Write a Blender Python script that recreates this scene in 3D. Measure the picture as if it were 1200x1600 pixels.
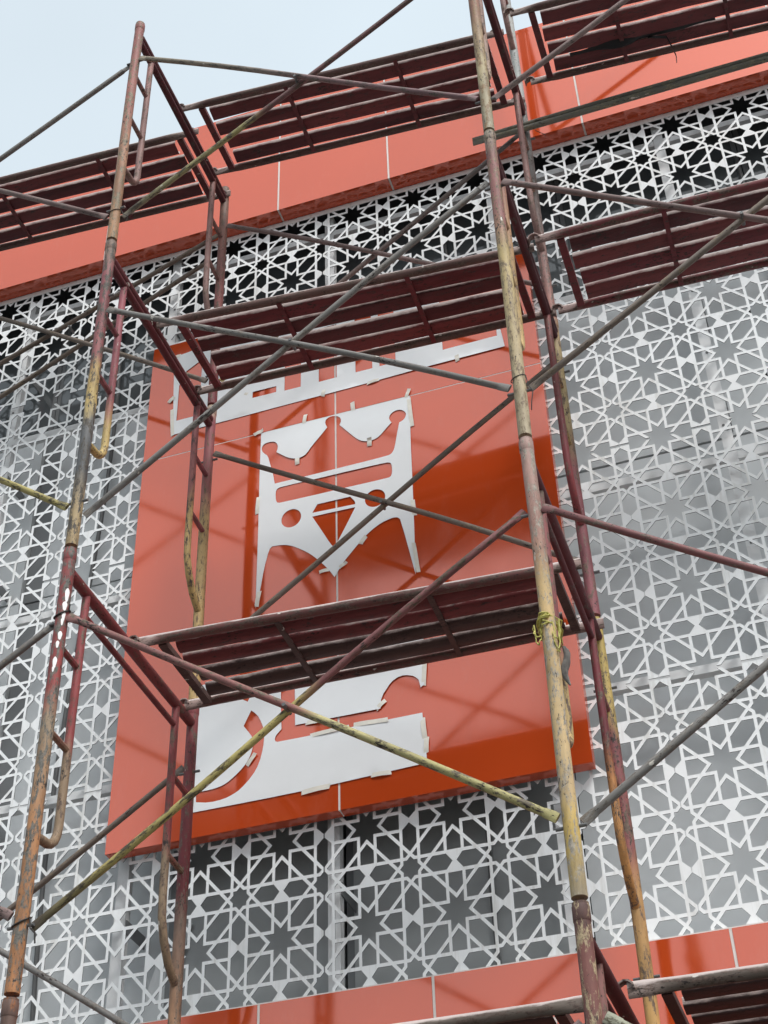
import bpy, bmesh, math, random
from mathutils import Vector, Matrix, noise
from mathutils.geometry import delaunay_2d_cdt
R = math.radians
random.seed(7)
for o in list(bpy.data.objects):
    bpy.data.objects.remove(o)
S = bpy.context.scene
COL = S.collection
CH = 1.64                                   # eye height: data heights below are given from eye level

# ------------------------------------------------------------------ camera
cam = bpy.data.cameras.new('camera'); co = bpy.data.objects.new('camera', cam); COL.objects.link(co)
cam.sensor_fit = 'VERTICAL'; cam.sensor_height = 24; cam.lens = 2395.1 / 1600 * 24
cam.clip_end = 3000; cam.clip_start = .05
yaw, pitch, roll = R(17.067), R(39.953), R(2.064)
base = Matrix.Rotation(yaw, 3, 'Z') @ Matrix.Rotation(pitch + math.pi / 2, 3, 'X')
co.matrix_world = Matrix.Translation((0, 0, CH)) @ (base @ Matrix.Rotation(-roll, 3, 'Z')).to_4x4()
S.camera = co
# ------------------------------------------------------------------ sky, sun, exposure
SUN_EL, SUN_AZ = R(52), R(40)              # azimuth measured from -Y (behind the photographer) towards +X
W = bpy.data.worlds.new('World'); S.world = W; W.use_nodes = True
nt = W.node_tree; nt.nodes.clear()
def wn(t): return nt.nodes.new(t)
sky = wn('ShaderNodeTexSky'); sky.sky_type = 'NISHITA'; sky.sun_disc = False
sky.sun_elevation = SUN_EL; sky.sun_rotation = R(180) - SUN_AZ
sky.air_density = 1.2; sky.dust_density = 6.0; sky.ozone_density = 1.0; sky.altitude = 20
hs = wn('ShaderNodeHueSaturation'); hs.inputs['Saturation'].default_value = .34; hs.inputs['Value'].default_value = 1.0
tc = wn('ShaderNodeTexCoord'); nz = wn('ShaderNodeTexNoise'); nz.inputs['Scale'].default_value = 1.6; nz.inputs['Detail'].default_value = 4
mr = wn('ShaderNodeMapRange'); mr.inputs['From Min'].default_value = .35; mr.inputs['From Max'].default_value = .7
mr.inputs['To Min'].default_value = .50; mr.inputs['To Max'].default_value = .66
mixc = wn('ShaderNodeMix'); mixc.data_type = 'RGBA'
mixc.inputs['B'].default_value = (5.65, 6.6, 7.15, 1)
bg = wn('ShaderNodeBackground'); bg.inputs['Strength'].default_value = .12
out = wn('ShaderNodeOutputWorld')
nt.links.new(tc.outputs['Generated'], nz.inputs['Vector']); nt.links.new(nz.outputs['Fac'], mr.inputs['Value'])
nt.links.new(sky.outputs['Color'], hs.inputs['Color']); nt.links.new(hs.outputs['Color'], mixc.inputs['A'])
nt.links.new(mr.outputs['Result'], mixc.inputs['Factor'])
nt.links.new(mixc.outputs['Result'], bg.inputs['Color']); nt.links.new(bg.outputs['Background'], out.inputs['Surface'])
sl = bpy.data.lights.new('sun', 'SUN'); sl.energy = 1.5; sl.angle = R(18); sl.color = (1, .985, .965)
so = bpy.data.objects.new('sun', sl); COL.objects.link(so)
sd = Vector((math.sin(SUN_AZ) * math.cos(SUN_EL), -math.cos(SUN_AZ) * math.cos(SUN_EL), math.sin(SUN_EL)))
so.rotation_euler = sd.to_track_quat('Z', 'Y').to_euler(); so.location = (0, -5, 20)
S.view_settings.view_transform = 'Standard'; S.view_settings.look = 'None'
S.view_settings.gamma = 1; S.view_settings.use_curve_mapping = False
S.view_settings.exposure = 0.62
S.render.engine = 'CYCLES'; S.cycles.max_bounces = 6; S.cycles.use_denoising = True

# ------------------------------------------------------------------ helpers
def tag(o, label=None, cat=None, group=None, kind=None):
    if label: o['label'] = label
    if cat: o['category'] = cat
    if group: o['group'] = group
    if kind: o['kind'] = kind
    return o
def empty(name, loc, label, cat, group=None):
    o = bpy.data.objects.new(name, None); COL.objects.link(o); o.location = loc; o.empty_display_size = .1
    return tag(o, label, cat, group)
def mesh_obj(name, me, mat, parent=None, loc=(0, 0, 0)):
    o = bpy.data.objects.new(name, me); COL.objects.link(o)
    if mat and not me.materials: me.materials.append(mat)
    if parent: o.parent = parent
    o.location = loc
    return o
class MB:
    """collects shapes of one mesh object"""
    def __init__(s): s.v = []; s.f = []; s.sm = []
    def add(s, vs, fs, smooth=False):
        b = len(s.v); s.v += [tuple(v) for v in vs]; s.f += [[i + b for i in f] for f in fs]; s.sm += [smooth] * len(fs)
        return s
    def box(s, x0, x1, y0, y1, z0, z1):
        vs = [(x, y, z) for x in (x0, x1) for y in (y0, y1) for z in (z0, z1)]
        return s.add(vs, [(0, 1, 3, 2), (4, 6, 7, 5), (0, 4, 5, 1), (2, 3, 7, 6), (0, 2, 6, 4), (1, 5, 7, 3)])
    def sweep(s, pts, prof, closed_prof=True, up=(0, 0, 1), scale=None, caps=True, smooth=True):
        pts = [Vector(p) for p in pts]; n = len(prof); vs = []
        for i, p in enumerate(pts):
            a = pts[max(i - 1, 0)]; b = pts[min(i + 1, len(pts) - 1)]
            t = (b - a).normalized(); u = Vector(up)
            if abs(t.dot(u)) > .95: u = Vector((0, 1, 0)) if abs(t.y) < .9 else Vector((1, 0, 0))
            sx = t.cross(u).normalized(); sy = sx.cross(t).normalized()
            k = scale[i] if scale else (1, 1)
            for (a_, b_) in prof: vs.append(p + sx * a_ * k[0] + sy * b_ * k[1])
        fs = []
        for i in range(len(pts) - 1):
            for j in range(n if closed_prof else n - 1):
                fs.append((i * n + j, i * n + (j + 1) % n, (i + 1) * n + (j + 1) % n, (i + 1) * n + j))
        if caps and closed_prof:
            fs.append(tuple(range(n - 1, -1, -1))); fs.append(tuple(range((len(pts) - 1) * n, len(pts) * n)))
        return s.add(vs, fs, smooth)
    def tube(s, pts, r, n=12, **k):
        prof = [(r * math.cos(2 * math.pi * i / n), r * math.sin(2 * math.pi * i / n)) for i in range(n)]
        return s.sweep(pts, prof, **k)
    def build(s, name, mat, parent=None, loc=(0, 0, 0)):
        me = bpy.data.meshes.new(name)
        L = Vector(loc)
        me.from_pydata(s.v, [], s.f)
        me.polygons.foreach_set('use_smooth', s.sm)
        if any(s.sm):
            bm = bmesh.new(); bm.from_mesh(me)
            for e in bm.edges:
                if len(e.link_faces) == 2 and e.calc_face_angle(0) > .7: e.smooth = False
            bm.normal_update(); bm.to_mesh(me); bm.free()
        me.update()
        return mesh_obj(name, me, mat, parent, loc)
def wob(p0, p1, n=7, amp=.004, seed=0):
    """a slightly bent run of points from p0 to p1"""
    p0, p1 = Vector(p0), Vector(p1); r = random.Random(seed)
    d = (p1 - p0).normalized(); a = d.cross(Vector((0, .3, 1))).normalized(); b = d.cross(a)
    ka, kb = r.uniform(-amp, amp), r.uniform(-amp, amp); kc = r.uniform(-amp, amp) * .5
    out = []
    for i in range(n):
        t = i / (n - 1); w = math.sin(math.pi * t); w2 = math.sin(2 * math.pi * t)
        out.append(p0.lerp(p1, t) + a * (ka * w + kc * w2) + b * (kb * w - kc * w2))
    return out

# ------------------------------------------------------------------ materials
MATS = {}
def new_mat(name):
    m = bpy.data.materials.new(name); m.use_nodes = True; nt = m.node_tree
    b = nt.nodes['Principled BSDF']
    return m, nt, b
def ramp(nt, stops, interp='LINEAR'):
    r = nt.nodes.new('ShaderNodeValToRGB'); cr = r.color_ramp; cr.interpolation = interp
    while len(cr.elements) > 1: cr.elements.remove(cr.elements[-1])
    cr.elements[0].position = stops[0][0]; cr.elements[0].color = (*stops[0][1], 1)
    for p, c in stops[1:]:
        e = cr.elements.new(p); e.color = (*c, 1)
    return r
def noise_node(nt, vec, scale, detail=4, rough=.55, stretch=None):
    n = nt.nodes.new('ShaderNodeTexNoise'); n.inputs['Scale'].default_value = scale
    n.inputs['Detail'].default_value = detail; n.inputs['Roughness'].default_value = rough
    if stretch:
        mp = nt.nodes.new('ShaderNodeMapping'); mp.inputs['Scale'].default_value = stretch
        nt.links.new(vec, mp.inputs['Vector']); nt.links.new(mp.outputs['Vector'], n.inputs['Vector'])
    else: nt.links.new(vec, n.inputs['Vector'])
    return n
def mixcol(nt, fac, a, b, mode='MIX'):
    m = nt.nodes.new('ShaderNodeMix'); m.data_type = 'RGBA'; m.blend_type = mode
    for sck, val in ((m.inputs['Factor'], fac), (m.inputs['A'], a), (m.inputs['B'], b)):
        if isinstance(val, (int, float)): sck.default_value = val
        elif isinstance(val, tuple): sck.default_value = (*val, 1)
        else: nt.links.new(val, sck)
    return m.outputs['Result']
def bump(nt, b, h, strength=.3, dist=.003):
    n = nt.nodes.new('ShaderNodeBump'); n.inputs['Strength'].default_value = strength; n.inputs['Distance'].default_value = dist
    nt.links.new(h, n.inputs['Height']); nt.links.new(n.outputs['Normal'], b.inputs['Normal'])
MAROON = (.15, .028, .034); DKMAR = (.075, .016, .02); FADED = (.27, .105, .095); PINK = (.33, .15, .14)
TAN = (.46, .31, .13); YEL = (.52, .36, .10); GREY = (.11, .115, .12); LGREY = (.34, .33, .31); RUST = (.30, .115, .045)
BROWN = (.17, .115, .085); DKBR = (.07, .045, .04); ORNG = (.45, .20, .07); WEATH = (.38, .32, .23); RED = (.30, .06, .06)
DARK = (.05, .04, .04)
def paint(stops, seed=0, flake=BROWN, amount=.5, splash=0.0, axis='Z', span=1.8, dust_light=0.0, fine=1.0, bias=0.0, jit=.22):
    """scaffold paint: layers of old colour changing along the piece, chipped through to rust, cement splashes"""
    key = ('paint', tuple(stops), seed, flake, amount, splash, axis, span, dust_light, bias, jit)
    if key in MATS: return MATS[key]
    m, nt, b = new_mat('worn_paint')
    tc = nt.nodes.new('ShaderNodeTexCoord'); ob = tc.outputs['Object']
    off = nt.nodes.new('ShaderNodeMapping'); off.inputs['Location'].default_value = (seed * 3.7, seed * 1.3, seed * 2.1)
    nt.links.new(ob, off.inputs['Vector']); v = off.outputs['Vector']
    st = (1, 1, .22) if axis == 'Z' else (.12, 1, 1) if axis == 'X' else (1, .2, 1)
    sep = nt.nodes.new('ShaderNodeSeparateXYZ'); nt.links.new(ob, sep.inputs['Vector'])
    if len(stops) > 1:
        n1 = noise_node(nt, v, 14, 5, .6, st)
        a = nt.nodes.new('ShaderNodeMath'); a.operation = 'MULTIPLY_ADD'; a.inputs[1].default_value = 1 / span; a.inputs[2].default_value = -jit / 2
        nt.links.new(sep.outputs[axis], a.inputs[0])
        c = nt.nodes.new('ShaderNodeMath'); c.operation = 'MULTIPLY_ADD'; c.inputs[1].default_value = jit
        nt.links.new(n1.outputs['Fac'], c.inputs[0]); nt.links.new(a.outputs[0], c.inputs[2])
        rp = ramp(nt, stops); nt.links.new(c.outputs[0], rp.inputs['Fac']); colr = rp.outputs['Color']
    else: colr = stops[0][1]
    # large tonal variation
    n2 = noise_node(nt, v, 12, 8, .75, st)
    r2 = ramp(nt, [(.28, (.42, .40, .39)), (.5, (1, 1, 1)), (.74, (1.4, 1.37, 1.33))]); nt.links.new(n2.outputs['Fac'], r2.inputs['Fac'])
    colr = mixcol(nt, 1.0, colr, r2.outputs['Color'], 'MULTIPLY')
    # chipped patches
    n3 = noise_node(nt, v, 48 * fine, 8, .78, (1, 1, .3) if axis == 'Z' else (.3, 1, 1) if axis == 'X' else (1, .3, 1))
    lo = .64 - .24 * amount
    r3 = ramp(nt, [(lo, (0, 0, 0)), (lo + .05, (1, 1, 1))]); nt.links.new(n3.outputs['Fac'], r3.inputs['Fac'])
    n4 = noise_node(nt, v, 90, 3, .6)
    fl = ramp(nt, [(.35, tuple(c * .5 for c in flake)), (.65, flake)]); nt.links.new(n4.outputs['Fac'], fl.inputs['Fac'])
    colr = mixcol(nt, r3.outputs['Color'], colr, fl.outputs['Color'])
    # dark specks
    n5 = noise_node(nt, v, 120, 4, .7, (1, 1, .4) if axis == 'Z' else (.4, 1, 1) if axis == 'X' else (1, .4, 1))
    n5b = noise_node(nt, v, 6, 3, .6)
    m5 = nt.nodes.new('ShaderNodeMath'); m5.operation = 'MULTIPLY_ADD'; m5.inputs[1].default_value = .55
    nt.links.new(n5b.outputs['Fac'], m5.inputs[0]); nt.links.new(n5.outputs['Fac'], m5.inputs[2])
    r5 = ramp(nt, [(.90, (0, 0, 0)), (.95, (1, 1, 1))]); nt.links.new(m5.outputs[0], r5.inputs['Fac'])
    colr = mixcol(nt, r5.outputs['Color'], colr, (.03, .022, .02))
    if splash > 0:
        n6 = noise_node(nt, v, 30, 3, .5, (1, 1, .5) if axis == 'Z' else (.5, 1, 1) if axis == 'X' else (1, .5, 1))
        t = .74 - .12 * splash
        r6 = ramp(nt, [(t, (0, 0, 0)), (t + .02, (1, 1, 1))]); nt.links.new(n6.outputs['Fac'], r6.inputs['Fac'])
        colr = mixcol(nt, r6.outputs['Color'], colr, (.62, .58, .52))
    if dust_light > 0:                        # cement dust on upward faces; with bias, slat sides painted lighter as if lit
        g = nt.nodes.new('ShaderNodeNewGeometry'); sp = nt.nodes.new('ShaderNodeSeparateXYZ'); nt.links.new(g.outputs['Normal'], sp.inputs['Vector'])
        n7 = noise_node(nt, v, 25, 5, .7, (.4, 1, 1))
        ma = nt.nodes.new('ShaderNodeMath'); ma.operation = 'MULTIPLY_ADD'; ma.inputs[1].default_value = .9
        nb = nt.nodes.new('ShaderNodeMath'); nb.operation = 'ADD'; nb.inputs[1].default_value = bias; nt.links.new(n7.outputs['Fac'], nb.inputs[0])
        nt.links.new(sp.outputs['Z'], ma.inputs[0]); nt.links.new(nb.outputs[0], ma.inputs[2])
        r7 = ramp(nt, [(.72 - .2 * dust_light, (0, 0, 0)), (.95 - .1 * dust_light, (1, 1, 1))]); nt.links.new(ma.outputs[0], r7.inputs['Fac'])
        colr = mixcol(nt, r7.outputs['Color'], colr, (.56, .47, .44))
    nt.links.new(colr, b.inputs['Base Color'])
    b.inputs['Roughness'].default_value = .6; b.inputs['Specular IOR Level'].default_value = .3
    bump(nt, b, n3.outputs['Fac'], .6, .003)
    MATS[key] = m
    return m
def simple(name, c, rough=.5, spec=.5, var=.12, scale=3.0, metallic=0, bumps=0):
    if name in MATS: return MATS[name]
    m, nt, b = new_mat(name)
    g = nt.nodes.new('ShaderNodeNewGeometry')
    n = noise_node(nt, g.outputs['Position'], scale, 5, .6)
    r = ramp(nt, [(.3, tuple(x * (1 - var) for x in c)), (.7, tuple(min(1, x * (1 + var)) for x in c))])
    nt.links.new(n.outputs['Fac'], r.inputs['Fac']); nt.links.new(r.outputs['Color'], b.inputs['Base Color'])
    b.inputs['Roughness'].default_value = rough; b.inputs['Specular IOR Level'].default_value = spec; b.inputs['Metallic'].default_value = metallic
    if bumps: bump(nt, b, n.outputs['Fac'], bumps, .002)
    MATS[name] = m
    return m
def orange_acp():
    m, nt, b = new_mat('orange_composite_panel')
    g = nt.nodes.new('ShaderNodeNewGeometry')
    n = noise_node(nt, g.outputs['Position'], 1.3, 4, .5)
    r = ramp(nt, [(.3, (.53, .064, .011)), (.7, (.57, .072, .014))])
    nt.links.new(n.outputs['Fac'], r.inputs['Fac'])
    # faint dust and wiped smears
    n2 = noise_node(nt, g.outputs['Position'], 5, 7, .7, (1, 1, .35))
    r2 = ramp(nt, [(.55, (0, 0, 0)), (.85, (.09, .09, .09))]); nt.links.new(n2.outputs['Fac'], r2.inputs['Fac'])
    nt.links.new(mixcol(nt, r2.outputs['Color'], r.outputs['Color'], (.6, .45, .4)), b.inputs['Base Color'])
    # glossy pigmented lacquer: strong mirror lobe tinted by the paint
    b.inputs['IOR'].default_value = 2.9; b.inputs['Specular Tint'].default_value = (1, .50, .44, 1)
    rr = ramp(nt, [(.35, (.062, .062, .062)), (.8, (.115, .115, .115))]); nt.links.new(n2.outputs['Fac'], rr.inputs['Fac'])
    nt.links.new(rr.outputs['Color'], b.inputs['Roughness'])
    return m
ORANGE = orange_acp()
def white_metal():
    m, nt, b = new_mat('white_coated_metal')
    g = nt.nodes.new('ShaderNodeNewGeometry'); v = g.outputs['Position']
    n = noise_node(nt, v, 2, 4, .6); r = ramp(nt, [(.3, (.85, .86, .86)), (.7, (.90, .905, .905))]); nt.links.new(n.outputs['Fac'], r.inputs['Fac'])
    n2 = noise_node(nt, v, 26, 5, .65, (1, 1, .07)); n3 = noise_node(nt, v, 1.7, 3, .6)
    mm = nt.nodes.new('ShaderNodeMath'); mm.operation = 'MULTIPLY_ADD'; mm.inputs[1].default_value = .6
    nt.links.new(n3.outputs['Fac'], mm.inputs[0]); nt.links.new(n2.outputs['Fac'], mm.inputs[2])
    r2 = ramp(nt, [(.82, (0, 0, 0)), (1.0, (.5, .5, .5))]); nt.links.new(mm.outputs[0], r2.inputs['Fac'])
    nt.links.new(mixcol(nt, r2.outputs['Color'], r.outputs['Color'], (.55, .53, .49)), b.inputs['Base Color'])
    b.inputs['Roughness'].default_value = .4; b.inputs['Specular IOR Level'].default_value = .4
    return m
WHITE = white_metal()
CORE = simple('dark_panel_core', (.10, .10, .105), .7, .2)
RAIL = simple('white_rail_paint', (.82, .82, .82), .5, .4, .07, 6)
GREYACP = simple('grey_composite_panel', (.62, .64, .65), .45, .4, .05, 1.2)
BACK = simple('dark_backing', (.035, .037, .04), .8, .2)
SEAL = simple('white_sealant', (.72, .68, .64), .6, .3)
PAPER = simple('white_stencil_paper', (.82, .83, .84), .55, .3, .025, 4)
TAPE = simple('masking_tape', (.76, .72, .64), .6, .3, .08, 30)
GLASS = simple('dark_window_glass', (.10, .11, .115), .06, .6, .2, .8)
TINT = simple('tinted_grey_glass', (.38, .39, .39), .3, .5, .12, .9)
FRAMEM = simple('grey_window_frame', (.20, .205, .21), .45, .5)
WIRE = simple('black_tie_wire', (.03, .025, .022), .6, .4)
BOLT = simple('dull_screw', (.12, .12, .12), .4, .5)
ROPE = simple('yellow_nylon_rope', (.50, .46, .13), .6, .3, .3, 60)
CLOTH = simple('grey_cloth', (.16, .15, .14), .9, .1, .35, 40, 0, .6)
BLACKCLOTH = simple('black_plastic_strip', (.012, .012, .014), .5, .4)
CONC = simple('concrete_ground', (.13, .125, .115), .85, .2, .2, 1.5, 0, .3)
ASPH = simple('asphalt', (.055, .055, .057), .85, .2, .25, 6, 0, .3)
CANO = simple('dark_roof_metal', (.05, .045, .042), .6, .3, .15, 1)

# ------------------------------------------------------------------ ground, road, street behind the photographer
def sheet(name, x0, x1, y0, y1, z, mat):
    me = bpy.data.meshes.new(name); me.from_pydata([(x0, y0, z), (x1, y0, z), (x1, y1, z), (x0, y1, z)], [], [(0, 1, 2, 3)])
    return tag(mesh_obj(name, me, mat), kind='structure')
sheet('ground', -900, 900, -900, 900, 0, CONC)
sheet('road', -200, 200, -7.5, -1.2, .004, ASPH)
tag(MB().box(-200, 200, -1.35, -1.2, 0, .13).build('kerb', CONC), kind='structure')
tag(MB().box(-200, 200, -7.65, -7.5, 0, .13).build('kerb', CONC), kind='structure')
for i in range(-9, 10):
    pass
t = empty('reflection_bridge', (-3, -7, 0), 'added unseen dark covered bridge behind the photographer, shaped for the dark bands reflected in the sign', 'reflection_bridge')  # added out of view so the glossy sign mirrors dark bands
MB().box(-6.0, 6.2, -2.2, -.12, 11.75, 12.1).build('deck', CANO, t)
MB().box(-6.0, 6.2, -.12, 0, 11.6, 12.85).build('girder', CANO, t)
MB().box(-6.0, 6.2, -2.32, -2.2, 11.6, 12.85).build('girder', CANO, t)
MB().box(-4.1, 6.2, -2.1, 0, 17.7, 17.85).build('roof', CANO, t)
for j in range(4):
    MB().box(-3.7 + j * 3.2, -3.6 + j * 3.2, -2.25, -2.15, 12.1, 17.7).build('roof_post', CANO, t)
for x in (-5.6, 5.8):
    MB().tube([(x, -1.1, 0), (x, -1.1, 11.7)], .35, 20).build('column', CONC, t)

# ------------------------------------------------------------------ shop building behind the screen
YS, YW, YF = 5.50, 5.75, 5.40               # screen, grey wall, fascia front
shop = empty('shop_building', (0, 6, 0), 'grey clad shop building with glossy orange fascia behind the scaffolding', 'building')
def sp(name, mat, x0, x1, y0, y1, z0, z1, parent=shop):
    """a box part of the shop, given in place"""
    L = Vector((0, 6, 0))
    return MB().box(x0, x1, y0 - 6, y1 - 6, z0 + CH, z1 + CH).build(name, mat, parent)
sp('wall', BACK, -8, 4, 5.80, 9, -CH, 8.2)
sp('roof', GREYACP, -8, 4, 5.51, 9, 8.2, 8.28)
# cladding panels (grey), leaving window openings
colx = [-8, -6.7, -5.5, -4.3, -3.84, -3.72, -2.78, -2.0, -.955, .24, 1.45, 2.7, 4]
rowz = [1.2, 2.40, 3.72, 5.0, 6.22, 7.3]
rj = random.Random(3)
for i in range(len(colx) - 1):
    for j in range(len(rowz) - 1):
        x0, x1, z0, z1 = colx[i] + .006, colx[i + 1] - .006, rowz[j] + .006, rowz[j + 1] - .006
        if j == 4:
            continue
        if colx[i] in (-2.0, -2.78) and j in (0, 1):
            g = sp('window', FRAMEM, x0, x1, YW + .0, YW + .04, z0, z1)
            sp('pane', TINT, x0 + .035, x1 - .035, YW - .008, YW - .002, z0 + .03, z1 - .03, g)
            continue
        if colx[i] == -3.84:
            sp('window_gap', FRAMEM, x0, x1, YW + .02, YW + .045, z0, z1); continue
        dy = rj.uniform(-.004, .004)
        sp('cladding_panel', GREYACP, x0, x1, YW + dy, YW + .045, z0, z1)
# strip of dark windows under the fascia
wx = -8.0
while wx < 4:
    x1 = min(wx + 1.05, 4)
    g = sp('window', FRAMEM, wx + .003, x1 - .003, YW + .0, YW + .04, 6.226, 7.3)
    sp('pane', GLASS, wx + .03, x1 - .03, YW - .008, YW - .002, 6.262, 7.28, g)
    wx += 1.05
# loose bits of lining and a bent flashing seen through the screen
sp('flashing', FRAMEM, -2.80, -2.775, 5.70, 5.735, 1.6, 3.3)
sp('flashing', FRAMEM, -.985, -.955, 5.69, 5.735, 1.6, 3.3)
m_ = MB(); m_.add([(-2.93, -.32, 2.45 + CH), (-2.83, -.30, 2.45 + CH), (-2.70, -.27, 2.95 + CH), (-2.80, -.29, 2.95 + CH)], [(0, 1, 2, 3)]); m_.build('lining_strip', GREYACP, shop)
# fascia: front panels with white joints, soffit panels
fz0, fz1 = 7.25, 8.33
fx = [-8, -5.9, -4.6, -3.39, -2.25, -1.556, -.397, .75, 1.9, 4]
def warped(name, mat, parent, x0, x1, z0, z1, y, depth=.02, amp=.0012, seed=0, nx=10, nz=14, off=6):
    """a thin cladding panel with the slight waviness of composite sheet"""
    vs, fs = [], []
    for j in range(nz + 1):
        for i in range(nx + 1):
            u, v = i / nx, j / nz; x = x0 + (x1 - x0) * u; z = z0 + (z1 - z0) * v
            e = min(1, 6 * min(u, 1 - u)) * min(1, 6 * min(v, 1 - v))
            d = amp * noise.noise(Vector((x * 1.1 + seed * 9, z * 1.1, seed * 3.3))) * 2 * e
            vs.append((x, y + d - off, z + CH))
    for j in range(nz):
        for i in range(nx):
            a = j * (nx + 1) + i; fs.append((a, a + 1, a + nx + 2, a + nx + 1))
    b = MB(); b.add(vs, fs, True)
    b.add([(x, yy - off, z + CH) for x in (x0, x1) for yy in (y + .0004, y + depth) for z in (z0, z1)],
          [(0, 1, 3, 2), (4, 6, 7, 5), (0, 2, 6, 4), (1, 5, 7, 3), (2, 3, 7, 6)])
    return b.build(name, mat, parent)
for i in range(len(fx) - 1):
    warped('fascia_panel', ORANGE, shop, fx[i] + .006, fx[i + 1] - .006, fz0, fz1, YF, .02, .001, i)
    sp('soffit_panel', ORANGE, fx[i] + .006, fx[i + 1] - .006, YF + .021, YS - .006, fz0 + .001, fz0 + .02)
    if i:
        sp('joint', SEAL, fx[i] - .0055, fx[i] + .0055, YF + .002, YS - .007, fz0 + .002, fz1 - .002)
sp('fascia_core', BACK, -8, 4, YF + .022, 5.79, fz0 + .03, fz1 - .01)
# lower orange band
bx = [-8, -5.9, -4.6, -3.45, -2.26, -1.542, -.401, .75, 1.9, 4]
bz0, bz1, YB = 1.25, 2.405, 5.44
for i in range(len(bx) - 1):
    warped('band_panel', ORANGE, shop, bx[i] + .006, bx[i + 1] - .006, bz0, bz1, YB, .02, .001, i + 20)
    if i: sp('joint', SEAL, bx[i] - .0055, bx[i] + .0055, YB + .002, YB + .02, bz0 + .002, bz1 - .002)
sp('band_core', BACK, -8, 4, YB + .022, 5.49, bz0 + .01, bz1 - .012)
sp('band_cap', SEAL, -8, 4, YB + .003, 5.494, bz1 - .0005, bz1 + .006)
sp('shop_glass', GLASS, -8, 4, 5.70, 5.72, -CH + .1, 1.2)
for i in range(9): sp('shop_mullion', FRAMEM, -7.6 + i * 1.4, -7.54 + i * 1.4, 5.66, 5.73, -CH, 1.24)

# ------------------------------------------------------------------ lattice screen
def clip(poly, axis, lim, keep_less):
    out = []; n = len(poly)
    def ins(p): return p[axis] <= lim + 1e-9 if keep_less else p[axis] >= lim - 1e-9
    for i in range(n):
        p, q = poly[i], poly[(i + 1) % n]; a, b = ins(p), ins(q)
        if a: out.append(p)
        if a != b:
            t = (lim - p[axis]) / (q[axis] - p[axis]); r = [p[0] + (q[0] - p[0]) * t, p[1] + (q[1] - p[1]) * t]; r[axis] = lim
            out.append(tuple(r))
    res = []
    for p in out:
        if not res or math.hypot(p[0] - res[-1][0], p[1] - res[-1][1]) > 1e-6: res.append(p)
    if len(res) > 1 and math.hypot(res[0][0] - res[-1][0], res[0][1] - res[-1][1]) < 1e-6: res.pop()
    return res
def inset(poly, d):
    n = len(poly)
    area = sum(poly[i][0] * poly[(i + 1) % n][1] - poly[(i + 1) % n][0] * poly[i][1] for i in range(n)) / 2
    if area < 0: poly = poly[::-1]
    out = []
    for i in range(n):
        p0, p1, p2 = Vector(poly[i - 1]), Vector(poly[i]), Vector(poly[(i + 1) % n])
        a = (p1 - p0).normalized(); b = (p2 - p1).normalized()
        na, nb = Vector((-a.y, a.x)), Vector((-b.y, b.x)); k = 1 + na.dot(nb)
        q = p1 + (na + nb) * (d / k) if k > .05 else p1 + na * d
        out.append((q.x, q.y))
    return out
def inside(p, poly):
    c = False; n = len(poly)
    for i in range(n):
        a, b = poly[i], poly[i - 1]
        if (a[1] > p[1]) != (b[1] > p[1]) and p[0] < (b[0] - a[0]) * (p[1] - a[1]) / (b[1] - a[1]) + a[0]: c = not c
    return c
def holes_unit():
    """openings of the star pattern, unit period, small star at (0,0), large star at (.5,.5)"""
    a, D, c, w = .099, .146, .097, .0175
    H = []
    rots = [lambda p: p, lambda p: (-p[1], p[0]), lambda p: (-p[0], -p[1]), lambda p: (p[1], -p[0])]
    star = []
    for r in rots:
        star += [r((a, a - 0)) if False else r((a, -(D - a))), r((D, 0)), r((a, D - a)), r((a, a))]
    H.append(star)
    e = .5 - c
    for r in rots:
        for m in (1, -1):
            f = lambda p, r=r, m=m: r((p[0], p[1] * m))
            H.append([f(p) for p in [(a, D - a), (D, 0), (D + a, a), (a, a)]])
            H.append([f(p) for p in [(D + a, a), (e, a), (e, e - D)]])
        H.append([r(p) for p in [(D, 0), (D + a, -a), (.5 - a * .86, -a), (.5, 0), (.5 - a * .86, a), (D + a, a)]])
    big = []
    for r in rots:
        big += [r(p) for p in [(c, -c), (c + D, -c), (D, 0), (c + D, c)]]
        H.append([(.5 + q[0], .5 + q[1]) for q in [r(p) for p in [(D, 0), (c + D, -c), (.5 - a, -c), (.5 - a, c), (c + D, c)]]])
        H.append([r(p) for p in [(a, a), (a + D, a), (e, e - D), (e, e), (e - D, e), (a, a + D)]])
    H.append([(.5 + p[0], .5 + p[1]) for p in big])
    return [inset(h, w) for h in H]
TX, TZ, TH = .375, .4375, .004
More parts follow.
